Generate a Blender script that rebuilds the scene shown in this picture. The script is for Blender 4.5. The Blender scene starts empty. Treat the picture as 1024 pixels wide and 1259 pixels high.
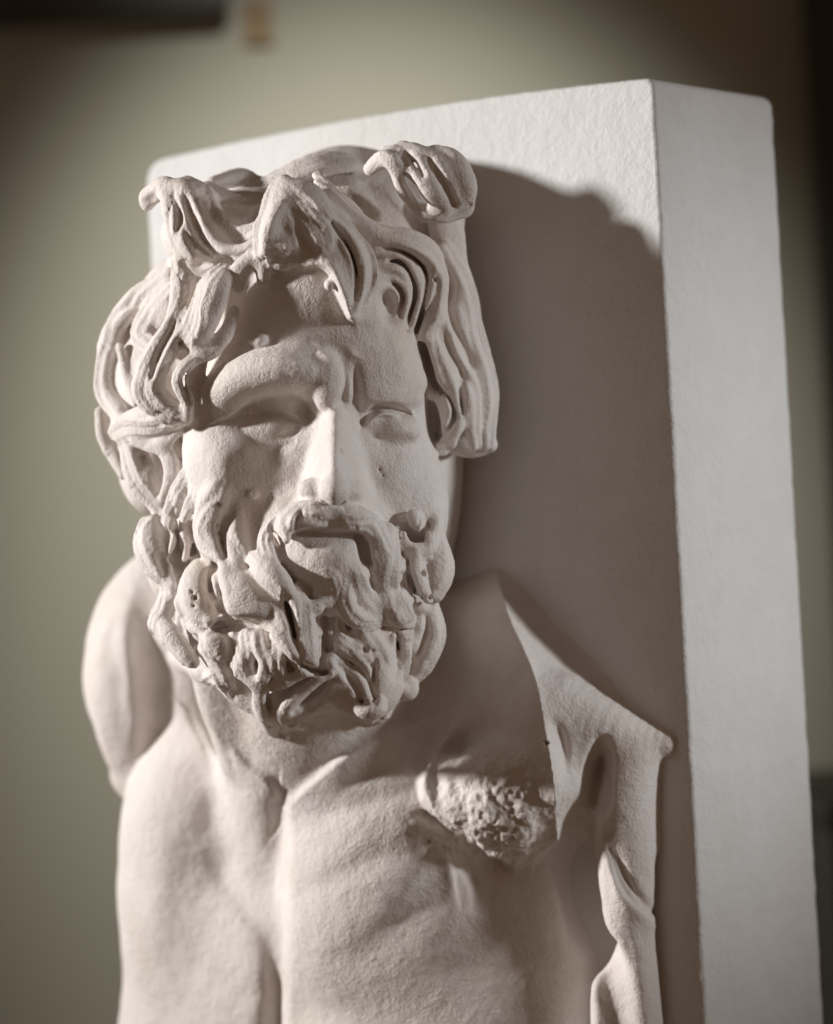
import bpy, math, random
import numpy as np
from mathutils import Matrix, Vector

# ------------------------------------------------------------------ view calibration
# one "unit" is S metres; depth d counts towards the viewer from a plane D units away
F, CX, CY, D, S = 3400.0, 512.0, 629.5, 3400.0, 0.0004
ROLL, YAW = math.radians(3.2), math.radians(38.0)
cr, sr = math.cos(ROLL), math.sin(ROLL)
CAM_LOC = Vector((0.0, -D * S, 1.25))
B = Matrix(((1, 0, 0), (0, 0, -1), (0, 1, 0)))
RR = Matrix(((cr, -sr, 0), (sr, cr, 0), (0, 0, 1)))
M3 = B @ RR.transposed()
M3n = np.array(M3)

def world_pts(p):                      # (N,3) of x, y, d -> world metres
    p = np.asarray(p, dtype=np.float64)
    z = D - p[:, 2]
    c = np.stack([(p[:, 0] - CX) / F * z, (CY - p[:, 1]) / F * z, -z], 1) * S
    return c @ M3n.T + np.array(CAM_LOC)

def W(x, y, d):
    return Vector(world_pts([(x, y, d)])[0])

# the slab's own axes in the world: right along its front, into it, up
AX = Vector((math.cos(YAW), -math.sin(YAW), 0))      # right along the front (towards the camera)
AN = Vector((-math.sin(YAW), -math.cos(YAW), 0))     # out of the front
EDGE = W(812, 250, 0)                                # a point on the right front arris

def slab_d(x, y):
    n = np.array(M3.transposed() @ AN)
    p0 = np.array([(812 - CX) / F * D, (CY - 250) / F * D, -D])
    r = np.stack([(x - CX) / F, (CY - y) / F, -np.ones_like(x)], -1)
    return D - (p0 @ n) / (r @ n)

# ------------------------------------------------------------------ materials
def plaster(name, base, dark, scale, bump, fine, rough=0.85, stain=0.3):
    m = bpy.data.materials.new(name); m.use_nodes = True
    n = m.node_tree.nodes; l = m.node_tree.links
    b = n['Principled BSDF']; b.inputs['Roughness'].default_value = rough
    b.inputs['Specular IOR Level'].default_value = 0.25
    tc = n.new('ShaderNodeTexCoord')
    def noise(s, det=4, ro=0.6, dist=0.0):
        t = n.new('ShaderNodeTexNoise'); t.inputs['Scale'].default_value = s
        t.inputs['Detail'].default_value = det; t.inputs['Roughness'].default_value = ro
        t.inputs['Distortion'].default_value = dist
        l.new(tc.outputs['Object'], t.inputs['Vector']); return t
    t1 = noise(9, 5); t2 = noise(60, 4)
    mx = n.new('ShaderNodeMath'); mx.operation = 'MULTIPLY'
    l.new(t1.outputs['Fac'], mx.inputs[0]); l.new(t2.outputs['Fac'], mx.inputs[1])
    ra = n.new('ShaderNodeValToRGB')
    ra.color_ramp.elements[0].position = 0.12; ra.color_ramp.elements[0].color = (*dark, 1)
    ra.color_ramp.elements[1].position = 0.36; ra.color_ramp.elements[1].color = (*base, 1)
    l.new(mx.outputs[0], ra.inputs[0])
    t3 = noise(16, 3, 0.55, 0.8); r3 = n.new('ShaderNodeMapRange'); r3.inputs[1].default_value = 0.5; r3.inputs[2].default_value = 0.75; r3.inputs[4].default_value = stain
    mc = n.new('ShaderNodeMixRGB'); mc.inputs[2].default_value = (0.62, 0.50, 0.37, 1)
    l.new(t3.outputs['Fac'], r3.inputs[0]); l.new(r3.outputs[0], mc.inputs[0]); l.new(ra.outputs[0], mc.inputs[1]); l.new(mc.outputs[0], b.inputs['Base Color'])
    h1 = noise(scale, 4, 0.7, 0.25); h2 = noise(scale * 3.5, 3, 0.6)
    ad = n.new('ShaderNodeMath'); ad.operation = 'MULTIPLY_ADD'
    l.new(h2.outputs['Fac'], ad.inputs[0]); ad.inputs[1].default_value = fine
    l.new(h1.outputs['Fac'], ad.inputs[2])
    out = ad.outputs[0]
    bp = n.new('ShaderNodeBump'); bp.inputs['Strength'].default_value = bump
    bp.inputs['Distance'].default_value = 0.0012
    l.new(out, bp.inputs['Height']); l.new(bp.outputs[0], b.inputs['Normal'])
    return m

def flat(name, col, rough=0.7, vary=0.12, scale=6.0):
    m = bpy.data.materials.new(name); m.use_nodes = True
    n = m.node_tree.nodes; l = m.node_tree.links
    b = n['Principled BSDF']; b.inputs['Roughness'].default_value = rough
    tc = n.new('ShaderNodeTexCoord'); t = n.new('ShaderNodeTexNoise')
    t.inputs['Scale'].default_value = scale; t.inputs['Detail'].default_value = 5
    l.new(tc.outputs['Object'], t.inputs['Vector'])
    ra = n.new('ShaderNodeValToRGB')
    ra.color_ramp.elements[0].position = 0.3; ra.color_ramp.elements[1].position = 0.7
    ra.color_ramp.elements[0].color = (*[c * (1 - vary) for c in col], 1)
    ra.color_ramp.elements[1].color = (*[c * (1 + vary) for c in col], 1)
    l.new(t.outputs['Fac'], ra.inputs[0]); l.new(ra.outputs[0], b.inputs['Base Color'])
    return m

M_FIG = plaster('aged_plaster', (0.80, 0.75, 0.72), (0.73, 0.665, 0.625), 240, 0.85, 0.5)
M_SLAB = plaster('white_plaster', (0.76, 0.752, 0.745), (0.71, 0.70, 0.69), 120, 0.85, 0.35, stain=0.06)
M_WALL = flat('wall_paint', (0.355, 0.348, 0.288), 0.8, 0.03, 2.0)
M_DARK = flat('dark_wood', (0.035, 0.032, 0.026), 0.5, 0.2, 5.0)
M_PICT = flat('grey_print', (0.05, 0.055, 0.045), 0.5, 0.2, 9.0)
M_OCHRE = flat('ochre_paper', (0.24, 0.175, 0.10), 0.8, 0.1, 20.0)

# ------------------------------------------------------------------ sculpting field
H = 2.0
X0, X1, Y0, Y1, Z0, Z1 = 80.0, 870.0, 160.0, 1400.0, -590.0, 272.0
NX, NY, NZ = int((X1 - X0) / H), int((Y1 - Y0) / H), int((Z1 - Z0) / H)
FLD = np.full((NX, NY, NZ), 60.0, np.float32)
LAB = np.zeros((NX, NY, NZ), np.int8)
FIG, HAIR, FORE, BEARD, MOUS = 0, 1, 2, 3, 4

def box(lo, hi, pad):
    i0 = max(0, int((lo[0] - pad - X0) / H)); i1 = min(NX, int((hi[0] + pad - X0) / H) + 2)
    j0 = max(0, int((lo[1] - pad - Y0) / H)); j1 = min(NY, int((hi[1] + pad - Y0) / H) + 2)
    k0 = max(0, int((lo[2] - pad - Z0) / H)); k1 = min(NZ, int((hi[2] + pad - Z0) / H) + 2)
    if i1 <= i0 or j1 <= j0 or k1 <= k0: return None
    return (slice(i0, i1), slice(j0, j1), slice(k0, k1))

def coords(s):
    x = (np.arange(s[0].start, s[0].stop, dtype=np.float32) * H + X0)[:, None, None]
    y = (np.arange(s[1].start, s[1].stop, dtype=np.float32) * H + Y0)[None, :, None]
    z = (np.arange(s[2].start, s[2].stop, dtype=np.float32) * H + Z0)[None, None, :]
    return x, y, z

def merge(s, d, k, lab):
    f = FLD[s]
    if lab is not None:
        LAB[s][d < f] = lab
    h = np.clip(0.5 + 0.5 * (f - d) / k, 0, 1)
    FLD[s] = f + (d - f) * h - k * h * (1 - h)

def carve(s, d, k):
    f = FLD[s]; d = -d
    h = np.clip(0.5 - 0.5 * (f - d) / k, 0, 1)
    FLD[s] = f + (d - f) * h + k * h * (1 - h)

def ell(c, r, k=12, lab=FIG, cut=False, yaw=0.0, tilt=0.0):
    R = max(r) if (yaw or tilt) else 0
    e = np.array([R or r[0], R or r[1], R or r[2]]); c = np.array(c, float)
    s = box(c - e, c + e, k + 4)
    if s is None: return
    x, y, z = coords(s); x = x - c[0]; y = y - c[1]; z = z - c[2]
    if tilt:                                           # turn in the picture plane
        ca, sa = math.cos(tilt), math.sin(tilt); x, y = ca * x + sa * y, -sa * x + ca * y
    if yaw:                                            # turn about the vertical
        ca, sa = math.cos(yaw), math.sin(yaw); x, z = ca * x - sa * z, sa * x + ca * z
    k0 = np.sqrt((x / r[0]) ** 2 + (y / r[1]) ** 2 + (z / r[2]) ** 2) + 1e-6
    k1 = np.sqrt((x / r[0] ** 2) ** 2 + (y / r[1] ** 2) ** 2 + (z / r[2] ** 2) ** 2) + 1e-9
    d = (k0 * (k0 - 1) / k1).astype(np.float32)
    carve(s, d, k) if cut else merge(s, d, k, lab)

def spline(P, step=5.0):
    P = np.asarray(P, float)
    Q = np.vstack([2 * P[0] - P[1], P, 2 * P[-1] - P[-2]])
    out = []
    for i in range(1, len(Q) - 2):
        L = np.linalg.norm(Q[i + 1][:3] - Q[i][:3]); n = max(2, int(L / step))
        for t in np.arange(n) / n:
            a, b, c, d = Q[i - 1], Q[i], Q[i + 1], Q[i + 2]
            out.append(0.5 * (2 * b + (c - a) * t + (2 * a - 5 * b + 4 * c - d) * t * t + (3 * b - a - 3 * c + d) * t ** 3))
    out.append(P[-1]); return np.array(out)

def tube(P, k=10, lab=FIG, cut=False, step=12.0):      # P: x, y, d, r
    P = spline(P, step); P[:, 3] = np.maximum(P[:, 3], 1.0)
    lo = (P[:, :3] - P[:, 3:4]).min(0); hi = (P[:, :3] + P[:, 3:4]).max(0)
    s = box(lo, hi, k + 4)
    if s is None: return
    x, y, z = coords(s); d = None
    for a, b in zip(P[:-1], P[1:]):
        ab = b[:3] - a[:3]; L = float(ab @ ab) + 1e-9
        h = np.clip(((x - a[0]) * ab[0] + (y - a[1]) * ab[1] + (z - a[2]) * ab[2]) / L, 0, 1)
        q = np.sqrt((x - a[0] - h * ab[0]) ** 2 + (y - a[1] - h * ab[1]) ** 2 + (z - a[2] - h * ab[2]) ** 2) - (a[3] + h * (b[3] - a[3]))
        d = q if d is None else np.minimum(d, q)
    d = d.astype(np.float32)
    carve(s, d, k) if cut else merge(s, d, k, lab)

HM = None
def height_map():                                      # front surface of what is built so far, spread past its outline
    global HM, HGX, HGY
    ins = FLD < 0
    any_ = ins.any(2)
    top = NZ - 1 - np.argmax(ins[:, :, ::-1], axis=2)
    h = np.where(any_, top * H + Z0, 0).astype(np.float64); w = any_.astype(np.float64)
    def blur(a, n):
        for ax in (0, 1):
            c = np.cumsum(np.concatenate([np.zeros_like(np.take(a, [0], ax)), a], ax), ax)
            L = a.shape[ax]; i = np.arange(L)
            hi = np.minimum(i + n + 1, L); lo = np.maximum(i - n, 0)
            sh = [1, 1]; sh[ax] = L
            a = (np.take(c, hi, ax) - np.take(c, lo, ax)) / (hi - lo).reshape(sh)
        return a
    a, b = blur(blur(h * w, 3), 3), blur(blur(w, 3), 3)
    for n in (6, 12, 24, 48):
        a2, b2 = blur(blur(h * w, n), n), blur(blur(w, n), n)
        g = np.clip(b * 2.5, 0, 1)
        a = np.where(b > 0.02, a, a2); b = np.where(b > 0.02, b, b2)
    HM = np.where(b > 1e-6, a / np.maximum(b, 1e-6), -150.0)
    HGX, HGY = np.gradient(blur(HM, 4), H)

def hat(x, y):
    i = np.clip(((np.asarray(x) - X0) / H).astype(int), 0, NX - 1); j = np.clip(((np.asarray(y) - Y0) / H).astype(int), 0, NY - 1)
    return HM[i, j], HGX[i, j], HGY[i, j]

def lock(P, lab=HAIR, n=3, g=0.15, t=0.85, k=6.5, absd=False, over=0.0, hook=0, tw=0.38):
    """a carved lock of hair: a ribbon with grooves along it; P: x, y, lift, half width"""
    P = np.asarray(P, float).copy()
    if not absd:
        P[:, 2] += hat(P[:, 0], P[:, 1])[0]
    P[:, 3] *= {HAIR: 1.3, FORE: 1.2, BEARD: 1.2, MOUS: 1.1}[lab]; t *= 0.9
    if over:
        P[:, 2] += np.linspace(-2, over * P[:, 3].max(), len(P)); P[-1, 3] = max(P[-1, 3], 0.62 * P[:, 3].max())
    if hook:
        q = P[-1].copy(); a = math.atan2(q[1] - P[-2][1], q[0] - P[-2][0]); w0 = P[:, 3].max()
        st = w0 * 0.9
        for i in range(6):
            a += hook * 0.75; q = q + np.array([math.cos(a) * st, math.sin(a) * st, w0 * 0.06, 0]); q[3] *= 0.88; st *= 0.86
            P = np.vstack([P, q])
    P = spline(P, 6.0); P[:, 3] = np.maximum(P[:, 3], 2.6)
    _, gx, gy = hat(P[:, 0], P[:, 1])
    gx = np.clip(gx, -1.3, 1.3); gy = np.clip(gy, -1.3, 1.3)
    N = np.stack([-gx, -gy, np.ones_like(gx)], 1)
    T = np.gradient(P[:, :3], axis=0); T /= np.linalg.norm(T, axis=1, keepdims=True) + 1e-9
    N -= (N * T).sum(1, keepdims=True) * T; N /= np.linalg.norm(N, axis=1, keepdims=True) + 1e-9
    U = np.cross(T, N)
    ph = RL.uniform(0, 6.28); sl_ = np.cumsum(np.r_[0, np.linalg.norm(np.diff(P[:, :3], axis=0), axis=1)])
    tw = (tw * np.sin(sl_ / 34.0 + ph))[:, None]
    N, U = N * np.cos(tw) + U * np.sin(tw), U * np.cos(tw) - N * np.sin(tw)
    wob = 0.16 * np.sin(sl_ / 17.0 + ph * 2)
    wmax = P[:, 3].max()
    s = box(P[:, :3].min(0) - wmax, P[:, :3].max(0) + wmax, k + 4)
    if s is None: return
    x, y, z = coords(s)
    E = np.full(np.broadcast_shapes(x.shape, y.shape, z.shape), 9.0, np.float32)
    UU = np.zeros_like(E); WW = np.full_like(E, wmax)
    for i in range(len(P) - 1):
        a, b = P[i], P[i + 1]; ab = b[:3] - a[:3]; L = float(ab @ ab) + 1e-9
        wm = max(a[3], b[3])
        ss = box(np.minimum(a[:3], b[:3]) - wm, np.maximum(a[:3], b[:3]) + wm, k + 4)
        if ss is None: continue
        sl = tuple(slice(q.start - p.start, q.stop - p.start) for p, q in zip(s, ss))
        xx, yy, zz = coords(ss)
        dx, dy, dz = xx - a[0], yy - a[1], zz - a[2]
        hh = np.clip((dx * ab[0] + dy * ab[1] + dz * ab[2]) / L, 0, 1)
        w = a[3] + hh * (b[3] - a[3])
        dx = dx - hh * ab[0]; dy = dy - hh * ab[1]; dz = dz - hh * ab[2]
        n_, u_, t_ = N[i], U[i], T[i]
        u = (dx * u_[0] + dy * u_[1] + dz * u_[2]) / w
        v = (dx * n_[0] + dy * n_[1] + dz * n_[2]) / (w * t)
        c = (dx * t_[0] + dy * t_[1] + dz * t_[2]) / w
        e = np.sqrt(np.sqrt((u * u + c * c) ** 2 + v ** 4 + 1.55 * (u * u + c * c) * v * v))
        u = u + wob[i]
        m = e < E[sl]
        E[sl] = np.where(m, e, E[sl]); UU[sl] = np.where(m, u, UU[sl]); WW[sl] = np.where(m, w, WW[sl])
    d = (E - 1) * WW * min(1.0, t)
    if n > 1 and g > 0:
        d += (g * WW) * (0.5 + 0.5 * np.cos(math.pi * 2 * n * (UU * 0.5 + 0.5))) * np.clip(1.6 - np.abs(UU), 0, 1)
        d += (0.024 * WW) * np.cos(math.pi * 2 * (2.5 * n + 1) * (UU * 0.5 + 0.5) + 0.7) * np.clip(1.5 - np.abs(UU), 0, 1)
    merge(s, d.astype(np.float32), k, lab)

def relief(strokes, ox=0.0, oy=0.0, sc=1.0):
    """carve lines into (h < 0) or raise them out of (h > 0) the front surface; each stroke: points (u, v, h), width left of its travel, width right"""
    global FLD
    DZ = np.zeros((NX, NY), np.float32)
    gx = np.arange(NX) * H + X0; gy = np.arange(NY) * H + Y0
    for P, wl, wr in strokes:
        P = np.asarray(P, float).copy(); P[:, 0] = ox + P[:, 0] / sc; P[:, 1] = oy + P[:, 1] / sc
        P = spline(P, 5.0); m = 2.6 * max(wl, wr) + 4
        i0, i1 = np.searchsorted(gx, [P[:, 0].min() - m, P[:, 0].max() + m]); j0, j1 = np.searchsorted(gy, [P[:, 1].min() - m, P[:, 1].max() + m])
        if i1 <= i0 or j1 <= j0: continue
        X = gx[i0:i1, None]; Y = gy[None, j0:j1]
        best = np.full((i1 - i0, j1 - j0), 1e9); sg = np.zeros_like(best); hh = np.zeros_like(best)
        for a, b in zip(P[:-1], P[1:]):
            ab = b[:2] - a[:2]; L = ab @ ab + 1e-9
            t = np.clip(((X - a[0]) * ab[0] + (Y - a[1]) * ab[1]) / L, 0, 1)
            qx = X - a[0] - t * ab[0]; qy = Y - a[1] - t * ab[1]; d2 = qx * qx + qy * qy
            c = ab[0] * qy - ab[1] * qx; k = d2 < best
            best = np.where(k, d2, best); sg = np.where(k, c, sg); hh = np.where(k, a[2] + t * (b[2] - a[2]), hh)
        w = np.where(sg < 0, wl, wr)
        DZ[i0:i1, j0:j1] += hh * np.exp(-best / (w * w))
    nz = np.clip(1 / np.sqrt(1 + HGX ** 2 + HGY ** 2), 0.4, 1)
    sh = (DZ * nz).astype(np.float32)
    ii, jj = np.where(np.abs(sh) > 0.05)
    i0, i1, j0, j1 = ii.min(), ii.max() + 1, jj.min(), jj.max() + 1
    z = (np.arange(NZ) * H + Z0).astype(np.float32)
    for i in range(i0, i1):
        win = np.clip(1 - (np.abs(z[None, :] - HM[i, j0:j1, None]) - 34) / 30, 0, 1).astype(np.float32)
        FLD[i, j0:j1] -= sh[i, j0:j1, None] * win
    height_map()

RL = random.Random(3)
def PD(x, y, p):                                       # depth of a point p units proud of the slab's front
    return float(slab_d(np.array(float(x) + 0.0), np.array(float(y)))) + 1.269 * p

# ---- torso -------------------------------------------------------------
def groove(P, k):                                      # a furrow that follows the surface; P: x, y, lift, r
    P = np.asarray(P, float).copy(); P[:, 2] += hat(P[:, 0], P[:, 1])[0]
    tube(P, k, cut=True)
def swell(P, k, lab=FIG):
    P = np.asarray(P, float).copy(); P[:, 2] += hat(P[:, 0], P[:, 1])[0]
    tube(P, k, lab)
SY = -0.663                                            # turned with the slab
def body(x, y, p, r, k, turn=0.0):
    ell((x, y, PD(x, y, p)), r, k, yaw=SY + turn)
body(372, 1210, 58, (255, 290, 150), 30)                          # rib cage
body(268, 1095, 96, (122, 205, 128), 24)                          # pectoral, far side
body(474, 1110, 96, (152, 178, 134), 20)                          # pectoral, near side
body(572, 1240, 36, (132, 330, 132), 50)
body(668, 1270, -12, (105, 340, 110), 60)                          # flank running into the slab
body(262, 1340, 80, (122, 170, 132), 30)
body(470, 1360, 80, (140, 160, 140), 30)
body(268, 1012, 102, (112, 132, 126), 20)
body(478, 1042, 98, (150, 142, 128), 18)
#                             # shoulder top
# neck
tube([(392, 790, -120, 122), (385, 900, -185, 114), (380, 1010, -275, 108)], 30)
tube([(260, 800, -90, 29), (270, 860, -112, 27), (292, 925, -148, 20)], 30)
tube([(490, 780, -50, 30), (440, 880, -110, 28), (380, 960, -190, 20)], 34)
ell((560, 900, -215), (115, 120, 80), 45)
# raised upper arm behind, broken off
AR = -100
tube([(205, 705, AR - 300, 42), (180, 765, AR - 300, 64), (168, 840, AR - 295, 66), (185, 905, AR - 290, 56)], 14, step=4)
tube([(190, 720, AR - 285, 36), (158, 800, AR - 258, 44), (152, 860, AR - 254, 42), (160, 915, AR - 266, 36), (166, 940, AR - 272, 28)], 8, step=4)
ell((165, 950, AR - 300), (30, 34, 40), 12)
tube([(170, 950, AR - 300, 16), (166, 985, AR - 300, 8)], 10)
ell((235, 815, AR - 262), (50, 130, 60), 30)
# near shoulder: a ridge rising from the slab, sharp on the left, flaring into the slab on the right
def shoulder():
    s = box((480, 660, -460), (850, 1080, 60), 0)
    x, y, z = coords(s)
    yy = y[0, :, 0]
    SI = lambda a, b, c: np.convolve(np.pad(np.interp(a, b, c), 14, 'edge'), np.hanning(31)[1:-1] / np.hanning(31).sum(), 'valid')
    cx = SI(yy, [700, 712, 760, 820, 850, 920, 960, 1080], [608, 612, 626, 654, 662, 674, 680, 690])[None, :, None]
    cp = SI(yy, [690, 705, 730, 770, 820, 870, 920, 980, 1040, 1080], [-20, 12, 58, 88, 112, 124, 130, 122, 90, 60])[None, :, None]
    wd = SI(yy, [700, 760, 820, 880, 930, 1000], [26, 62, 100, 132, 145, 140])[None, :, None]
    sd = slab_d(*np.meshgrid(x[:, 0, 0], yy, indexing='ij'))[:, :, None]
    p = (z - sd) / 1.269
    lf = (p - cp + (cx - x) * 0.58) * 0.9
    u = np.clip((x - cx) / wd, 0, 1)
    rf = (p + 4 - (cp + 4) * (1 - u) ** 1.7) * 0.7
    d = np.where(x < cx, lf, rf)
    d = np.maximum(d, (y - 1040) * 0.6)
    d = np.maximum(d, (x - (803 + 0.06 * (y - 250))) * 0.9); d = np.maximum(d, (500 - x) * 0.6)
    merge(s, (d * 0.8).astype(np.float32), 24, FIG)
shoulder()
tube([(690, 880, PD(690, 880, 70), 46), (750, 900, PD(750, 900, 44), 32), (813, 916, PD(813, 916, 8), 5)], 30)
# strip and lumps along the slab
tube([(775, 935, PD(775, 935, 24), 34), (768, 990, PD(768, 990, 28), 38), (770, 1060, PD(770, 1060, 28), 36), (770, 1120, PD(770, 1120, 30), 34), (768, 1200, PD(768, 1200, 32), 42), (780, 1400, PD(780, 1400, 32), 50)], 14)
height_map()
groove([(740, 915, 0, 8), (738, 945, -2, 16), (742, 985, 0, 12)], 10)
groove([(712, 1010, 6, 10), (706, 1060, 4, 18), (722, 1130, 4, 22), (750, 1210, 4, 24), (772, 1390, 2, 24)], 22)
groove([(750, 1045, 3, 3), (770, 1100, 2, 5), (798, 1126, 2, 4)], 5)
body(618, 982, 86, (92, 72, 84), 22)                               # the fracture
height_map()
# sternum and breast relief
relief([
 ([(240, 884, 6), (262, 908, 10), (300, 944, 13), (330, 968, 13), (344, 984, 6)], 9, 26),
 ([(352, 1004, 4), (366, 984, 10), (400, 954, 15), (432, 930, 16), (482, 905, 16), (525, 884, 10)], 8, 40),
 ([(346, 974, -10), (347, 1005, -21), (346, 1050, -27), (346, 1100, -28), (346, 1160, -27), (344, 1260, -30), (342, 1390, -30)], 7, 20),
 ([(372, 1022, 0), (410, 1000, -4), (460, 985, -5), (510, 972, -2)], 12, 14),
 ([(352, 1110, 0), (392, 1090, -3), (450, 1060, -4), (500, 1040, -2)], 16, 16),
 ([(395, 1192, 0), (440, 1172, -5), (505, 1120, -5), (550, 1066, -3), (566, 1044, 0)], 18, 28),
 ([(250, 1040, 0), (278, 1084, -6), (306, 1122, -8), (334, 1156, -4)], 20, 12),
 ([(236, 1150, 0), (262, 1190, -4), (300, 1222, -5)], 20, 16),
 ([(270, 960, 0), (262, 1000, -4), (266, 1040, 0)], 16, 16),
 ([(210, 985, 0), (196, 1060, 4), (192, 1150, 4), (210, 1240, 0)], 22, 22),
 ([(168, 700, 0), (152, 770, 8), (160, 840, 9), (164, 890, 6), (150, 945, 0)], 13, 11),
 # broken ledge
 ([(572, 868, 2), (548, 905, 14), (528, 940, 20), (521, 968, 20), (534, 996, 16), (562, 1018, 8)], 15, 5),
 ([(592, 880, 0), (574, 915, -8), (560, 945, -9), (562, 975, -4)], 9, 7),
 ([(520, 1000, -4), (545, 1008, -9), (580, 1030, -12), (610, 1060, -8), (630, 1062, 0)], 3, 12),
 ([(590, 1036, 4), (612, 1050, 8), (640, 1034, 6)], 8, 3),
 ([(545, 1044, 0), (554, 1066, 6), (558, 1092, 5), (562, 1124, 0)], 3, 10),
 ([(564, 1056, -4), (580, 1080, -12), (586, 1100, -8), (582, 1126, 0)], 14, 6),
 ([(600, 940, 8), (640, 930, 10), (672, 960, 10), (664, 1000, 4)], 26, 26),
 ([(690, 950, 0), (700, 1010, -8), (704, 1070, -10), (722, 1140, -8), (752, 1220, -8), (770, 1330, -6)], 20, 24),
 ([(742, 900, 0), (738, 935, -14), (730, 975, -12), (738, 1000, -4)], 9, 12),
 ([(736, 1004, 2), (744, 1056, 10), (762, 1100, 10), (800, 1132, 5)], 5, 12),
 ([(722, 1010, -3), (724, 1070, -8), (742, 1130, -8), (780, 1180, -2)], 12, 6),
 ([(716, 1090, 0), (726, 1118, 5), (734, 1146, 0)], 4, 5),
 ([(756, 1040, -2), (772, 1085, -8), (800, 1122, -4)], 6, 3),
 ([(672, 880, 0), (690, 905, -6), (694, 950, -4)], 6, 8),
])

# ---- head --------------------------------------------------------------
ell((372, 432, -85), (163, 186, 200), 20)                         # skull
ell((428, 300, -165), (118, 120, 115), 30, lab=HAIR)
ell((428, 285, -105), (108, 92, 95), 40, lab=HAIR)
ell((430, 318, -50), (100, 84, 85), 50, lab=HAIR)
ell((312, 280, -15), (62, 50, 70), 20, lab=HAIR)
ell((380, 570, -45), (142, 190, 165), 40)                         # face
ell((440, 470, -20), (78, 150, 120), 40)
ell((372, 735, -5), (150, 140, 135), 40, lab=BEARD)                # mass under the beard
ell((438, 760, -5), (76, 92, 88), 30, lab=BEARD)
ell((345, 800, 40), (90, 84, 70), 30, lab=BEARD)
ell((470, 560, -170), (100, 230, 120), 40)                        # back of the head joined to the slab
ell((430, 420, -260), (120, 180, 130), 40, lab=HAIR)
ell((405, 375, 58), (98, 80, 74), 40)                             # forehead
ell((284, 566, 36), (58, 80, 80), 40)                             # cheek bones
ell((484, 580, 40), (40, 66, 54), 34)
ell((515, 625, 10), (36, 74, 60), 28)
# brows
tube([(246, 532, 20, 16), (258, 496, 66, 20), (296, 466, 102, 26), (345, 456, 124, 26), (384, 460, 130, 20)], 30)
tube([(258, 504, 72, 10), (272, 484, 98, 15), (304, 461, 126, 17), (345, 453, 144, 17), (378, 458, 146, 12)], 15)
ell((402, 468, 122), (25, 38, 34), 9)
tube([(445, 466, 106, 26), (478, 462, 94, 28), (500, 470, 66, 22)], 40)
# eyes
ell((335, 522, 152), (56, 27, 62), 14, cut=True)
ell((372, 508, 142), (12, 14, 40), 12, cut=True)
ell((332, 532, 74), (44, 28, 34), 8)
ell((478, 517, 138), (38, 14, 30), 14, cut=True)
ell((484, 528, 72), (34, 23, 32), 8)
ell((312, 529, 90), (18, 9, 12), 9)
def nose():
    s = box((340, 478, 60), (480, 630, 250), 4)
    x, y, z = coords(s); yy = y[0, :, 0]
    I = lambda v: np.convolve(np.pad(np.interp(yy, [480, 505, 530, 560, 590, 604, 614, 622], v), 5, 'edge'), np.ones(11) / 11, 'valid')[None, :, None]
    rx = I([414, 412, 411, 411, 411, 411, 411, 411]); rd = I([135, 154, 177, 204, 226, 232, 226, 206])
    wl = I([12, 14, 20, 28, 34, 34, 34, 34]); wr = I([12, 15, 20, 26, 30, 32, 32, 32]); dp = I([24, 34, 50, 70, 86, 90, 90, 90])
    pl = rd - (rx - x) * dp / wl; pr = rd - (x - rx) * dp / wr
    h = np.clip(0.5 + 0.5 * (pr - pl) / 44, 0, 1); pf = pr + (pl - pr) * h - 44 * h * (1 - h)
    d = (z - pf) * 0.45; d = np.maximum(d, (y - 618 + (z - 200) * -0.12) * 0.8); d = np.maximum(d, 60 - z)
    merge(s, d.astype(np.float32), 8, FIG)
nose()
ell((386, 601, 154), (20, 15, 22), 8)
ell((434, 605, 152), (13, 14, 24), 14)
ell((411, 601, 203), (18, 15, 20), 13)
ell((392, 620, 176), (11, 5, 16), 4, cut=True)
# muzzle, mouth
ell((402, 650, 92), (70, 54, 66), 26)
ell((402, 688, 122), (70, 38, 52), 28)
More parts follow.
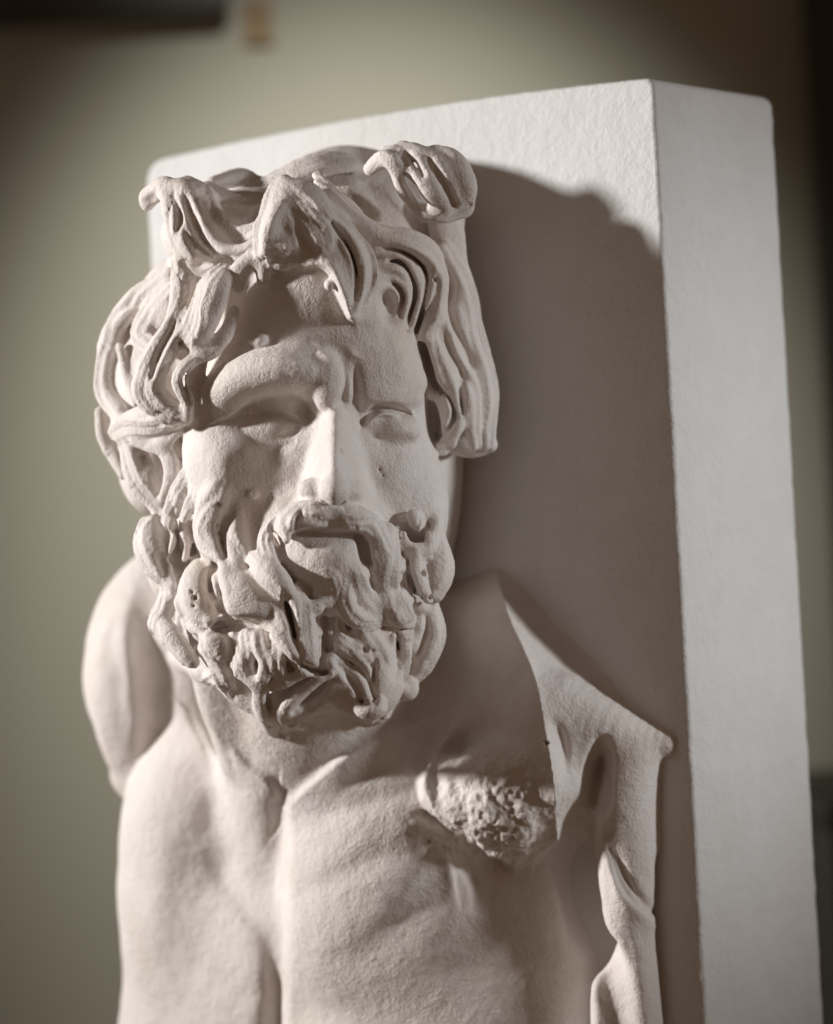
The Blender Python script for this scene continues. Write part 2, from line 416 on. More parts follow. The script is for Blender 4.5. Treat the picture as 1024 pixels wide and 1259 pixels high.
# knobs and flakes
ell((320, 419, 117), (10, 8, 10), 4, tilt=-.6); ell((311, 419, 115), (6, 5, 7), 4)
ell((310, 608, 109), (7, 6, 5), 4)
height_map()
relief([
 ([(268, 520, -4), (284, 516, -10), (306, 500, -14), (338, 489, -14), (368, 493, -14), (390, 516, -6)], 4, 18),
 ([(378, 520, -6), (374, 506, -9), (378, 498, -5)], 8, 8),
 ([(292, 524, 0), (312, 514, -4), (340, 510, -5), (366, 518, -4)], 3, 5),
 ([(300, 548, 0), (330, 554, -4), (362, 544, -2)], 4, 8),
 ([(306, 560, 0), (336, 566, -3), (366, 556, 0)], 10, 10),
 ([(398, 430, -2), (416, 442, -7), (424, 466, -9), (418, 490, -7), (408, 504, 0)], 14, 3),
 ([(428, 440, 0), (430, 470, 4), (428, 500, 3)], 5, 5),
 ([(437, 440, 0), (438, 470, -7), (441, 500, -7), (444, 520, -6)], 7, 7),
 ([(446, 520, -8), (453, 508, -15), (466, 500, -15), (482, 500, -11), (502, 508, -6)], 3, 7),
 ([(447, 524, 4), (457, 514, 8), (470, 508, 8), (488, 510, 4)], 2.5, 3.5),
 ([(450, 530, 0), (470, 540, -4), (500, 536, -3)], 4, 6),
 ([(440, 488, 0), (470, 492, 6), (505, 494, 6), (520, 486, 2)], 14, 5),
 ([(456, 545, 0), (480, 552, -4), (508, 546, -3)], 8, 12),
 ([(443, 612, -2), (456, 622, -6), (470, 640, -6), (480, 660, -2)], 6, 16),
 ([(400, 592, 0), (390, 587, -5), (376, 589, -4), (368, 596, 0)], 3, 4),
 ([(372, 612, -3), (356, 622, -6), (344, 634, -2)], 8, 8),
 ([(404, 622, 0), (402, 640, -4), (402, 652, 0)], 5, 5),
 ([(300, 408, 0), (360, 398, -2), (430, 402, -2), (500, 412, 0)], 9, 14),
 ([(258, 540, 0), (272, 560, 3), (268, 600, 3), (260, 624, 0)], 16, 24),
])

# ---- masses under the hair ----------------------------------------------
ell((200, 465, -110), (68, 105, 105), 20, lab=HAIR)
ell((186, 565, -120), (42, 68, 66), 16, lab=HAIR)
ell((222, 375, -60), (52, 60, 90), 18, lab=HAIR)
ell((270, 290, 0), (72, 50, 90), 18, lab=FORE)
ell((385, 290, 70), (70, 60, 70), 24, lab=FORE)
ell((525, 272, -90), (46, 52, 60), 20, lab=HAIR)
ell((498, 340, 25), (52, 50, 50), 16, lab=HAIR)
ell((555, 420, -50), (38, 110, 76), 20, lab=HAIR)
ell((568, 510, -75), (34, 50, 60), 16, lab=HAIR)
height_map()

FL_ = random.Random(5)
def filler(x, y, w_, ln, lab, lean, turn=1.9, up=14):
    sg = FL_.choice((-1, 1)); a = lean - sg * .45 + FL_.uniform(-.2, .2); pts = []
    for q in range(7):
        f = q / 6
        pts.append((x, y, 1 + up * f, w_ * (0.6 + .5 * math.sin(min(1, f * 1.3) * 1.9)) * (1 - .4 * f)))
        a += sg * turn * f * .45; st = ln / 6 * (1.15 - .4 * f)
        x += math.sin(a) * st; y += math.cos(a) * st
    lock(pts, lab, n=FL_.choice((1, 2, 2)), g=.18, t=.9, k=3.5)
# ---- hair, left bowl of the forelock ---------------------------------------
A = dict(lab=FORE, absd=True, tw=.12)
ell((181, 247, 14), (10, 13, 12), 7, lab=FORE)
lock([(186, 240, 22, 12), (204, 232, 40, 13), (214, 262, 62, 13), (221, 295, 80, 13), (238, 326, 96, 9)], n=2, **A)
lock([(206, 232, 44, 12), (228, 236, 58, 14), (238, 266, 70, 15), (252, 296, 84, 15), (285, 312, 96, 12), (322, 300, 112, 10)], n=2, **A)
lock([(232, 230, 44, 12), (254, 246, 52, 15), (272, 276, 64, 16), (300, 290, 80, 14), (328, 275, 96, 12), (344, 244, 104, 10)], n=2, **A)
ell((300, 236, 92), (42, 26, 66), 8, cut=True)
lock([(256, 234, 26, 11), (282, 252, 34, 16), (312, 258, 44, 14), (340, 240, 70, 9)], n=2, g=.1, **A)
lock([(262, 226, -20, 9), (282, 220, -40, 11), (300, 219, -50, 11), (318, 226, -40, 8)], n=2, **A)
# ---- forelock, right half -------------------------------------------------
lock([(346, 230, 118, 13), (336, 258, 136, 18), (327, 285, 142, 17), (322, 308, 142, 10)], n=2, **A)
lock([(350, 232, 124, 10), (352, 262, 142, 16), (356, 292, 150, 15)], n=2, **A)
lock([(350, 234, 120, 14), (372, 256, 144, 20), (392, 280, 156, 18), (398, 300, 156, 10)], n=2, g=.1, **A)
lock([(356, 230, 108, 9), (392, 256, 126, 12), (424, 282, 132, 13), (446, 314, 134, 13), (453, 345, 130, 12), (440, 384, 126, 5)], n=2, **A)
lock([(368, 250, 126, 8), (404, 276, 142, 10), (430, 302, 150, 11), (440, 338, 148, 10), (434, 384, 140, 4)], n=2, **A)
ell((392, 343, 98), (54, 44, 30), 28, lab=FORE)
ell((372, 266, 132), (36, 44, 24), 10, lab=FORE)
lock([(345, 318, 134, 12), (368, 306, 140, 15), (396, 308, 144, 16), (418, 328, 144, 15), (427, 356, 140, 12), (432, 388, 132, 4)], n=1, g=0, **A)
ell((352, 300, 152), (18, 13, 16), 6, lab=FORE)
ell((405, 350, 146), (7, 8, 9), 3, lab=FORE)
# crown, small bump
lock([(330, 226, -30, 12), (380, 206, -20, 15), (420, 200, -30, 14), (444, 204, -50, 9)], n=2, g=.05, lab=HAIR, absd=True, t=.5)
ell((392, 216, 66), (9, 6, 10), 3, lab=HAIR)
lock([(395, 226, 80, 8), (430, 262, 104, 10), (466, 284, 96, 10), (505, 292, 60, 8)], n=2, lab=HAIR, absd=True)
# ---- top curl ----------------------------------------------------------------
R = dict(lab=HAIR, absd=True, tw=.12)
lock([(458, 206, 54, 9), (478, 192, 76, 13), (492, 206, 80, 13), (502, 232, 72, 13), (522, 262, 54, 9)], n=2, **R)
lock([(496, 186, 70, 10), (516, 204, 84, 15), (536, 232, 80, 16), (552, 254, 68, 10)], n=1, **R)
lock([(512, 188, 76, 10), (534, 204, 86, 14), (552, 230, 84, 14), (564, 252, 74, 9)], n=1, **R)
lock([(536, 190, 76, 10), (556, 202, 84, 14), (570, 226, 82, 13), (572, 252, 76, 9)], n=1, **R)
lock([(522, 262, 88, 6), (545, 266, 86, 7), (572, 258, 72, 7)], n=1, **R)
tube([(502, 208, 82, 4), (512, 228, 82, 6), (524, 254, 70, 4)], 4, cut=True)
ell((535, 228, 52), (26, 28, 22), 8, lab=HAIR)
lock([(545, 262, -10, 18), (552, 300, -10, 18), (560, 340, -20, 16)], n=1, t=.8, **R)
# ---- arches over the near temple ---------------------------------------------
lock([(440, 292, 100, 8), (478, 292, 92, 11), (512, 298, 74, 13), (534, 318, 56, 13), (542, 350, 46, 13), (534, 385, 46, 12), (520, 414, 48, 6)], n=2, **R)
lock([(456, 306, 96, 8), (490, 304, 92, 11), (516, 318, 76, 11), (524, 346, 68, 11), (516, 376, 68, 10), (506, 404, 70, 5)], n=2, **R)
lock([(460, 332, 92, 7), (482, 325, 94, 9), (502, 336, 84, 9), (506, 362, 78, 8), (498, 392, 80, 4)], n=1, **R)
lock([(466, 356, 90, 5), (482, 348, 92, 7), (494, 362, 86, 6), (492, 384, 84, 4)], n=1, **R)
ell((479, 374, 112), (12, 18, 24), 5, cut=True)
# ---- near side falling strands -----------------------------------------------
lock([(546, 308, 14, 10), (562, 345, 6, 15), (574, 390, -6, 16), (586, 440, -16, 17), (597, 490, -24, 15), (600, 545, -30, 8)], n=2, **R)
lock([(542, 352, 36, 9), (550, 400, 28, 13), (560, 445, 14, 14), (576, 490, 2, 13), (584, 545, -10, 8)], n=2, **R)
lock([(526, 405, 44, 6), (538, 440, 36, 10), (552, 478, 24, 11), (562, 515, 10, 9), (556, 545, 0, 5)], n=2, **R)
lock([(524, 470, 10, 6), (534, 492, 10, 9), (548, 520, 4, 10), (545, 552, -8, 7)], n=1, **R)
lock([(560, 548, -40, 10), (580, 550, -40, 12), (602, 548, -40, 7)], n=1, **R)
# ---- far temple ---------------------------------------------------------------
L_ = dict(lab=HAIR, absd=True)
lock([(292, 352, 110, 6), (296, 328, 122, 8), (312, 320, 126, 8), (326, 316, 126, 6)], n=1, **L_)
lock([(322, 346, 122, 5), (324, 322, 130, 7), (334, 308, 132, 6)], n=1, **L_)
def la(P, lab=HAIR, q=None, **kw):                     # traced locks: u, v, depth, half width
    ox, oy, sc = q or (98, 160, 1.981)
    lock([(ox + u / sc, oy + v / sc, d, w_ / sc * {HAIR: 1.0, BEARD: 1.06}.get(lab, 1)) for u, v, d, w_ in P], lab, absd=True, **kw)
la([(215, 355, 12, 18), (150, 400, -20, 24), (92, 470, -48, 24), (66, 530, -62, 18)], n=2, tw=.1)
la([(218, 385, 22, 20), (180, 440, 0, 26), (150, 500, -8, 26), (190, 540, 20, 20)], n=3, g=.08, t=.6, tw=.1)
la([(76, 500, -50, 20), (62, 570, -64, 20), (62, 640, -60, 22), (96, 690, -36, 22)], n=2, tw=.1)
la([(98, 530, -34, 10), (114, 600, -30, 11), (136, 660, -14, 12)], n=1)
la([(52, 690, -84, 14), (62, 750, -80, 17), (104, 836, -70, 12)], n=1)
la([(120, 760, -22, 24), (150, 840, -14, 36), (182, 905, -6, 20)], n=2, g=.1, tw=.1)
la([(205, 765, 24, 16), (226, 830, 26, 17), (206, 890, 10, 13)], n=1)
la([(140, 760, 6, 14), (190, 770, 24, 13), (240, 730, 46, 12)], n=1)
la([(266, 690, 78, 18), (236, 692, 66, 28), (172, 704, 30, 34), (112, 726, -16, 28), (86, 738, -44, 16)], n=2, g=.1, tw=.1, k=9)
la([(244, 322, 74, 22), (254, 400, 84, 30), (242, 470, 92, 30), (206, 530, 92, 32), (172, 590, 82, 36), (172, 640, 78, 36), (210, 680, 84, 30), (256, 690, 90, 14)], n=2, g=.12, tw=.15)
la([(345, 326, 110, 24), (322, 390, 116, 42), (290, 470, 110, 38), (262, 500, 102, 20)], n=2, g=.09, t=.7, tw=.1)
la([(250, 494, 98, 14), (300, 540, 106, 18), (350, 505, 108, 16), (376, 440, 104, 10)], n=1)
la([(320, 540, 100, 10), (262, 572, 108, 16), (242, 612, 106, 17), (262, 660, 104, 16), (262, 700, 92, 12)], n=2, g=.1, tw=.15)
la([(300, 548, 82, 12), (280, 600, 82, 20), (272, 660, 80, 18), (290, 710, 74, 10)], n=1)
la([(388, 365, 112, 10), (392, 325, 122, 15), (425, 308, 126, 14), (440, 345, 118, 8)], n=1)
la([(448, 350, 118, 8), (456, 320, 126, 10), (470, 300, 128, 9)], n=1)
height_map()

relief([   # hair detail
 ([(340, 150, 0), (362, 200, -8), (402, 216, -9), (440, 196, -7), (472, 150, 0)], 16, 6),
 ([(255, 150, 0), (270, 210, -10), (300, 268, -11), (345, 312, -5)], 8, 4),
 ([(300, 150, 0), (325, 215, -7), (370, 265, -8), (430, 270, 0)], 9, 4),
 ([(232, 165, 0), (246, 215, -7), (236, 262, -7), (262, 312, -2)], 3, 5),
 ([(255, 322, -6), (310, 328, -12), (350, 312, -10), (395, 298, -4)], 5, 9),
 ([(498, 122, 4), (470, 190, 12), (447, 250, 14), (452, 300, 6)], 16, 4),
 ([(505, 165, 0), (530, 205, -5), (570, 232, -4), (600, 236, 0)], 8, 9),
 ([(540, 148, 2), (612, 200, 6), (664, 262, 7), (694, 325, 7), (688, 400, 6), (662, 452, 2)], 4, 6),
 ([(560, 182, 0), (622, 238, -7), (662, 300, -8), (676, 372, -8), (662, 440, -3)], 4, 3),
 ([(600, 196, 0), (668, 240, -6), (704, 300, -8), (712, 370, -8), (690, 430, 0)], 4, 6),
 ([(515, 348, 2), (570, 328, 7), (612, 338, 8), (642, 402, 9), (662, 458, 4)], 10, 3),
 ([(720, 292, 0), (772, 290, -9), (822, 316, -11), (846, 362, -11), (832, 440, -9), (816, 492, -4)], 4, 4),
 ([(716, 332, 0), (770, 322, -9), (802, 348, -10), (816, 402, -10), (802, 460, -7), (800, 492, 0)], 4, 4),
 ([(730, 384, 0), (760, 372, -8), (786, 402, -9), (780, 455, -5)], 3.5, 4),
 ([(744, 408, -14), (752, 430, -18), (758, 458, -12)], 11, 11),
 ([(700, 264, 0), (782, 274, 7), (852, 310, 9), (886, 372, 9), (872, 450, 8), (842, 512, 3)], 6, 6),
 ([(872, 300, -4), (906, 360, -13), (902, 440, -14), (930, 522, -14), (952, 572, -6)], 6, 6),
 ([(836, 520, -5), (850, 582, -12), (862, 625, -4)], 5, 5),
 ([(880, 470, 0), (906, 540, -8), (930, 602, -9), (926, 702, -5)], 5, 5),
 ([(850, 612, 0), (892, 640, -8), (912, 692, -9), (892, 742, -6)], 4, 4),
 ([(846, 640, -6), (862, 680, -14), (872, 740, -14)], 8, 8),
 ([(770, 92, -6), (808, 140, -18), (850, 195, -16), (880, 204, -4)], 5, 7),
 ([(852, 72, -4), (890, 130, -11), (914, 178, -6)], 4, 7),
 ([(846, 206, -3), (900, 208, -8), (950, 182, -4)], 3, 3),
 ([(796, 58, -4), (820, 84, -10), (836, 110, -4)], 4, 4),
 ([(660, 160, 0), (700, 150, -10), (740, 190, -10), (790, 240, 0)], 12, 14),
 ([(262, 484, 0), (278, 410, -7), (304, 350, -7), (340, 324, 0)], 6, 4),
 ([(230, 420, 0), (226, 480, -5), (196, 540, -6), (176, 600, -5)], 4, 4),
 ([(300, 552, 0), (262, 580, -5), (248, 612, -7), (266, 664, -4)], 4, 4),
 ([(126, 560, 0), (140, 600, -8), (146, 640, 0)], 8, 8),
 ([(134, 786, -4), (150, 800, -10), (160, 820, -4)], 7, 7),
 ([(120, 714, 0), (184, 694, -5), (240, 692, 0)], 5, 5),
], 98, 160, 1.981)
# ---- moustache -----------------------------------------------------------------
Mm = dict(lab=MOUS)
lock([(412, 630, 6, 12), (390, 634, 12, 17), (366, 640, 16, 17), (348, 650, 18, 12)], n=3, g=.1, **Mm)
lock([(404, 630, 6, 12), (428, 636, 12, 17), (448, 644, 14, 16)], n=3, g=.1, **Mm)
lock([(382, 624, 18, 7), (364, 628, 24, 11), (350, 644, 26, 11), (352, 662, 24, 7)], n=2, **Mm)
lock([(358, 630, 18, 8), (338, 644, 22, 12), (328, 668, 22, 12), (334, 694, 22, 10)], n=3, **Mm)
lock([(312, 686, 22, 10), (328, 702, 32, 17), (344, 718, 34, 16), (358, 736, 30, 6)], n=2, g=.1, **Mm)
lock([(438, 636, 12, 10), (460, 650, 18, 14), (470, 676, 20, 14), (468, 704, 18, 10)], n=3, **Mm)
lock([(452, 640, 14, 7), (474, 656, 16, 11), (486, 682, 16, 11), (490, 708, 14, 8)], n=2, **Mm)
ell((448, 676, 168), (8, 20, 34), 4, cut=True)
height_map()
# ---- beard ---------------------------------------------------------------------
QB = (98, 529, 1.981)
def lb(P, over=None, **kw):                            # traced locks of the beard: u, v, lift over the mass below, half width
    P = np.array(P, float); x = QB[0] + P[:, 0] / QB[2]; y = QB[1] + P[:, 1] / QB[2]
    P[:, 2] += np.minimum(hat(x, y)[0], 172) - 4
    kw.setdefault('g', .11); kw.setdefault('tw', .2); kw.setdefault('k', 6.5); kw.setdefault('n', 2)
    la(P, BEARD, QB, **kw)
def lz(P, **kw):
    kw.setdefault('g', .11); kw.setdefault('tw', .2); kw.setdefault('k', 6.5); kw.setdefault('n', 2)
    la(P, BEARD, QB, **kw)
ell((214, 680, -30), (36, 66, 60), 16, lab=BEARD)
for y in range(640, 850, 27):
    for x in range(216, 548, 25):
        xx = x + FL_.uniform(-8, 8); yy = y + FL_.uniform(-8, 8)
        wid = np.interp(yy, [630, 720, 800, 860], [165, 168, 135, 80])
        if abs(xx - 372) > wid or xx > 520 or yy > 820 or (yy < 705 and 300 < xx < 480): continue
        filler(xx, yy, FL_.uniform(9, 13), FL_.uniform(34, 48), BEARD, (xx - 375) / 420.0 * (0.4 if yy < 760 else -.8), up=10)
height_map()
# sideburn
lz([(306, 120, 70, 14), (284, 165, 66, 20), (258, 212, 60, 16)])
lz([(256, 110, 50, 14), (240, 160, 42, 22), (218, 220, 34, 18)], n=3)
lz([(345, 118, 86, 14), (322, 150, 86, 20), (304, 190, 82, 16)])
# lowest layer
lb([(300, 590, 0, 20), (250, 556, 0, 24), (210, 500, 0, 24)], n=1)
lb([(320, 540, 4, 22), (348, 606, 10, 22), (380, 656, 12, 9)])
for P_ in ([(366, 476, 2, 15), (374, 520, 8, 18), (392, 560, 14, 16), (388, 594, 18, 11)], [(400, 470, 0, 14), (412, 520, 6, 17), (408, 560, 12, 15), (418, 604, 16, 12)],
           [(436, 474, 2, 15), (442, 520, 10, 20), (456, 566, 18, 19), (446, 600, 22, 15)], [(474, 480, 2, 14), (486, 524, 10, 18), (482, 570, 18, 17), (494, 606, 22, 14)], [(500, 500, 2, 12), (522, 548, 8, 15), (540, 584, 12, 10)]):
    lb(P_, n=2, g=.16, tw=.3)
lb([(376, 566, 12, 8), (420, 612, 20, 12), (474, 622, 22, 12), (548, 592, 22, 10)], n=1)
ell((350, 858, 72), (34, 33, 30), 12, lab=BEARD)
lb([(438, 608, 14, 15), (444, 680, 22, 16), (468, 730, 20, 15), (500, 746, 14, 10)], n=1)
lb([(604, 596, 16, 11), (548, 640, 24, 16), (500, 680, 28, 17), (484, 708, 26, 14), (506, 724, 18, 11), (530, 712, 14, 8)], n=1)
lb([(616, 622, 12, 10), (584, 664, 16, 14), (548, 690, 18, 14), (522, 686, 20, 11), (526, 668, 18, 8)], n=1)
# right lower fan
ell((448, 838, 76), (50, 46, 40), 12, lab=BEARD)
lb([(610, 560, 8, 16), (650, 606, 14, 22), (676, 660, 16, 22), (690, 700, 14, 16)])
lb([(640, 520, 10, 18), (694, 570, 18, 26), (720, 640, 20, 26), (704, 700, 16, 18)], n=3)
lb([(690, 490, 8, 20), (742, 570, 16, 28), (750, 650, 16, 24), (730, 700, 10, 14)], n=2)
lz([(776, 470, 70, 22), (778, 540, 62, 28), (764, 620, 52, 24), (744, 690, 46, 14)], n=2)
lz([(850, 420, 30, 22), (856, 500, 30, 34), (836, 570, 24, 26), (820, 600, 20, 14)], n=2, g=.09)
ell((455, 870, 112), (22, 16, 22), 6, lab=BEARD)
ell((499, 845, 22), (16, 17, 22), 4, lab=BEARD)
# left rows
lz([(214, 362, 22, 16), (212, 420, 30, 24), (190, 470, 34, 22)], n=3, g=.14)
lz([(196, 470, 36, 18), (220, 500, 50, 26), (258, 548, 62, 22), (278, 566, 66, 12)], n=2)
lb([(262, 440, 4, 20), (260, 500, 10, 30), (276, 550, 10, 18)], n=2)
lb([(318, 478, 10, 22), (326, 514, 18, 32), (344, 536, 16, 22)], n=2, g=.09)
lb([(296, 330, 4, 26), (274, 392, 14, 44), (284, 440, 18, 42), (300, 474, 16, 24)], n=1, g=.09, t=.75)
lb([(250, 350, 2, 18), (238, 400, 8, 24), (232, 450, 8, 18)], n=2)
lb([(364, 326, 6, 32), (372, 386, 16, 46), (412, 430, 20, 44), (470, 444, 20, 28)], n=1, g=.09, t=.75)
lb([(420, 376, 10, 26), (470, 440, 20, 36), (518, 510, 24, 28), (556, 572, 22, 13)], n=2, t=.8)
lz([(170, 234, 6, 24), (168, 280, 18, 38), (190, 330, 28, 32), (216, 366, 36, 18)], n=2, g=.1)
lb([(262, 206, 4, 18), (254, 260, 12, 28), (240, 300, 16, 22), (232, 320, 16, 12)], n=2)
lb([(336, 150, 4, 26), (318, 200, 14, 38), (312, 250, 20, 42), (334, 306, 20, 28)], n=2, g=.09, t=.75)
lb([(380, 200, 0, 24), (374, 256, 3, 34), (386, 306, 5, 30)], n=2)
# chin
lb([(576, 330, 2, 14), (612, 352, 8, 16), (618, 398, 12, 18), (588, 428, 14, 18), (536, 434, 14, 12)], n=3, g=.12)
lb([(528, 428, 8, 26), (534, 490, 16, 38), (552, 550, 18, 28), (570, 584, 14, 14)], n=2, g=.09)
lb([(640, 326, 2, 14), (640, 390, 8, 20), (658, 444, 14, 22), (700, 470, 14, 18), (740, 468, 12, 10)], n=3, g=.12)
lb([(676, 350, 4, 16), (690, 400, 10, 22), (726, 440, 12, 20)], n=2)
# near cheek
lb([(756, 250, 4, 20), (754, 320, 10, 28), (748, 390, 14, 30), (776, 446, 18, 32), (808, 466, 16, 16)], n=2, g=.08, t=.75)
lz([(812, 210, 88, 14), (806, 250, 90, 18), (836, 282, 84, 22), (866, 250, 66, 18), (872, 200, 50, 14)], n=1)
lz([(816, 286, 84, 18), (818, 346, 84, 26), (836, 396, 76, 20), (852, 412, 70, 10)], n=2)
lz([(872, 270, 40, 22), (876, 340, 44, 34), (866, 390, 46, 24)], n=2, g=.09)
height_map()
relief([   # beard and moustache detail
 ([(524, 250, -2), (560, 250, -9), (610, 254, -10), (660, 254, -10), (684, 262, -8)], 4, 8),
 ([(684, 262, -10), (696, 300, -18), (706, 330, -10)], 5, 8),
 ([(520, 300, 0), (600, 296, 5), (680, 300, 0)], 14, 20),
 ([(530, 200, 2), (516, 214, 8), (514, 232, 4)], 4, 4),
 ([(545, 190, 0), (530, 215, -8), (528, 236, -4)], 3, 3),
 ([(480, 210, 0), (468, 240, -8), (490, 290, -8), (500, 320, 0)], 4, 4),
 ([(228, 200, -4), (240, 260, -10), (226, 316, -8)], 4, 4),
 ([(250, 330, -4), (240, 400, -10), (262, 460, -10), (300, 476, -6)], 3, 5),
 ([(330, 330, -8), (345, 400, -14), (360, 450, -12), (420, 466, -10)], 4, 7),
 ([(300, 490, -6), (340, 480, -14), (420, 470, -14), (450, 480, -6)], 6, 9),
 ([(314, 560, -3), (340, 600, -10), (376, 650, -6)], 3, 6),
 ([(520, 440, -4), (526, 500, -10), (540, 550, -5)], 3, 6),
 ([(598, 430, -4), (596, 500, -11), (594, 570, -6)], 5, 4),
 ([(620, 560, 0), (670, 620, -9), (690, 670, -6)], 4, 4),
 ([(840, 430, 0), (846, 490, -9), (830, 540, -6)], 5, 5),
 ([(640, 540, 0), (696, 600, -9), (720, 660, -8), (710, 690, 0)], 4, 4),
 ([(720, 560, -4), (716, 600, -14), (720, 620, -5)], 3, 3),
 ([(775, 490, -8), (776, 540, -18), (770, 600, -14)], 7, 5),
 ([(650, 700, -2), (690, 712, -9), (715, 700, -3)], 3, 4),
 ([(660, 670, 0), (690, 664, -7), (716, 672, 0)], 3, 3),
 ([(800, 230, -6), (816, 260, -14), (840, 275, -8)], 8, 8),
 ([(838, 200, 0), (850, 230, -6), (862, 250, 0)], 4, 4),
 ([(810, 280, 0), (800, 330, -8), (820, 400, -10), (850, 410, -5)], 4, 4),
 ([(690, 480, 0), (740, 484, -3), (800, 476, -4), (830, 430, -2)], 6, 9),
 ([(790, 610, -4), (804, 625, -10), (796, 640, -3)], 5, 5),
 ([(252, 236, 0), (246, 290, -9), (236, 330, -8)], 4, 4),
 ([(282, 180, -4), (268, 236, -12), (284, 300, -12), (330, 326, -10)], 4, 6),
 ([(352, 200, 0), (348, 260, -6), (356, 310, -6)], 6, 6),
 ([(316, 330, 0), (322, 390, -10), (340, 440, -12)], 4, 5),
 ([(500, 400, -4), (508, 440, -10), (524, 500, -8)], 4, 5),
 ([(186, 290, 0), (200, 330, -8), (206, 360, -4)], 5, 5),
 ([(458, 630, -2), (462, 680, -12), (486, 726, -8)], 3.5, 3.5),
 ([(600, 612, -4), (556, 652, -12), (520, 686, -8)], 3.5, 3.5),
 ([(530, 560, -4), (560, 580, -12), (600, 590, -8)], 4, 5),
], 98, 529, 1.981)
# ---- casting pits ----------------------------------------------------------------
for (x, y, r) in [(491, 228, 4), (449, 799, 5), (457, 818, 4), (419, 555, 3), (467, 577, 3), (471, 584, 2.5), (240, 735, 3.5), (238, 745, 2.5), (236, 728, 2.5), (268, 655, 2.6), (272, 662, 2.4), (266, 646, 2.2), (268, 620, 2.6),
                  (520, 705, 4), (528, 734, 3), (512, 730, 3), (458, 692, 3), (459, 862, 3), (457, 880, 3), (458, 800, 2.5), (390, 818, 3), (340, 892, 2.5), (345, 668, 3), (672, 914, 3), (692, 1036, 3), (527, 1035, 2.5), (530, 256, 3.5), (578, 446, 3.5), (535, 344, 3), (222, 394, 2.4), (221, 422, 2.4), (330, 892, 2), (500, 408, 2)]:
    ell((x, y, float(hat(x, y)[0]) + 1.0), (r, r, r * 2.2), 2, cut=True)


# ------------------------------------------------------------------ field -> mesh (surface nets)
def surface_nets():
    ins = FLD < 0
    cnt = np.zeros((NX - 1, NY - 1, NZ - 1), np.int8)
    for a in (0, 1):
        for b in (0, 1):
            for c in (0, 1):
                cnt += ins[a:NX - 1 + a, b:NY - 1 + b, c:NZ - 1 + c]
    act = (cnt > 0) & (cnt < 8); del cnt
    I = np.argwhere(act)
    idx = np.full(act.shape, -1, np.int32); idx[act] = np.arange(len(I), dtype=np.int32); del act
    off = np.array([(a, b, c) for a in (0, 1) for b in (0, 1) for c in (0, 1)])
    val = np.stack([FLD[I[:, 0] + o[0], I[:, 1] + o[1], I[:, 2] + o[2]] for o in off], 1)
    acc = np.zeros((len(I), 3)); num = np.zeros(len(I))
    for p in range(8):
        for ax in (4, 2, 1):
            if p & ax: continue
            q = p | ax
            m = (val[:, p] < 0) != (val[:, q] < 0)
            t = np.where(m, val[:, p] / np.where(m, val[:, p] - val[:, q], 1), 0)
            acc += np.where(m[:, None], off[p] + t[:, None] * (off[q] - off[p]), 0); num += m
    V = (I + acc / num[:, None]) * H + np.array([X0, Y0, Z0])
    quads = []
    for ax in range(3):
        b, c = [i for i in range(3) if i != ax]
        sl0 = [slice(None)] * 3; sl1 = [slice(None)] * 3
        sl0[ax] = slice(0, -1); sl1[ax] = slice(1, None)
        e0 = ins[tuple(sl0)]; e1 = ins[tuple(sl1)]
        E = np.argwhere(e0 != e1)
        ok = (E[:, b] > 0) & (E[:, c] > 0) & (E[:, b] < ins.shape[b] - 1) & (E[:, c] < ins.shape[c] - 1)
        E = E[ok]; fl = e0[E[:, 0], E[:, 1], E[:, 2]]
        def cell(db, dc):
            J = E.copy(); J[:, b] -= db; J[:, c] -= dc
            return idx[J[:, 0], J[:, 1], J[:, 2]]
        q = np.stack([cell(0, 0), cell(1, 0), cell(1, 1), cell(0, 1)], 1)
        if ax == 1: fl = ~fl
        q[~fl] = q[~fl][:, ::-1]
        quads.append(q)
    Q = np.vstack(quads)
    lab = LAB[I[:, 0], I[:, 1], I[:, 2]]
    return V, Q, lab

def face_normals(V, Q):
    n = np.cross(V[Q[:, 2]] - V[Q[:, 0]], V[Q[:, 3]] - V[Q[:, 1]])
    return n

def vert_normals(V, Q):
    n = face_normals(V, Q); o = np.zeros_like(V)
    for a in range(3):
        for c in range(4):
            o[:, a] += np.bincount(Q[:, c], n[:, a], len(V))
    return o / (np.linalg.norm(o, axis=1, keepdims=True) + 1e-12)

def smooth(V, Q, it, lam):
    deg = np.zeros(len(V))
    for c in range(4): deg += 2 * np.bincount(Q[:, c], minlength=len(V))
    for i in range(it):
        for l in ((lam, -lam * 1.02)):
            A = np.zeros_like(V)
            for c in range(4):
                for nb in ((c + 1) % 4, (c + 3) % 4):
                    for a in range(3):
                        A[:, a] += np.bincount(Q[:, c], V[Q[:, nb], a], len(V))
            V = V + l * (A / np.maximum(deg, 1)[:, None] - V)
    return V

rng = np.random.default_rng(7)
LAT = rng.random((48, 48, 48)).astype(np.float32)
def vnoise(P, sc):
    q = P / sc; i = np.floor(q).astype(int); f = q - i; f = f * f * (3 - 2 * f)
    r = 0
    for a in (0, 1):
        for b in (0, 1):
            for c in (0, 1):
                w = (f[:, 0] if a else 1 - f[:, 0]) * (f[:, 1] if b else 1 - f[:, 1]) * (f[:, 2] if c else 1 - f[:, 2])
                r = r + w * LAT[(i[:, 0] + a) % 48, (i[:, 1] + b) % 48, (i[:, 2] + c) % 48]
    return r - 0.5

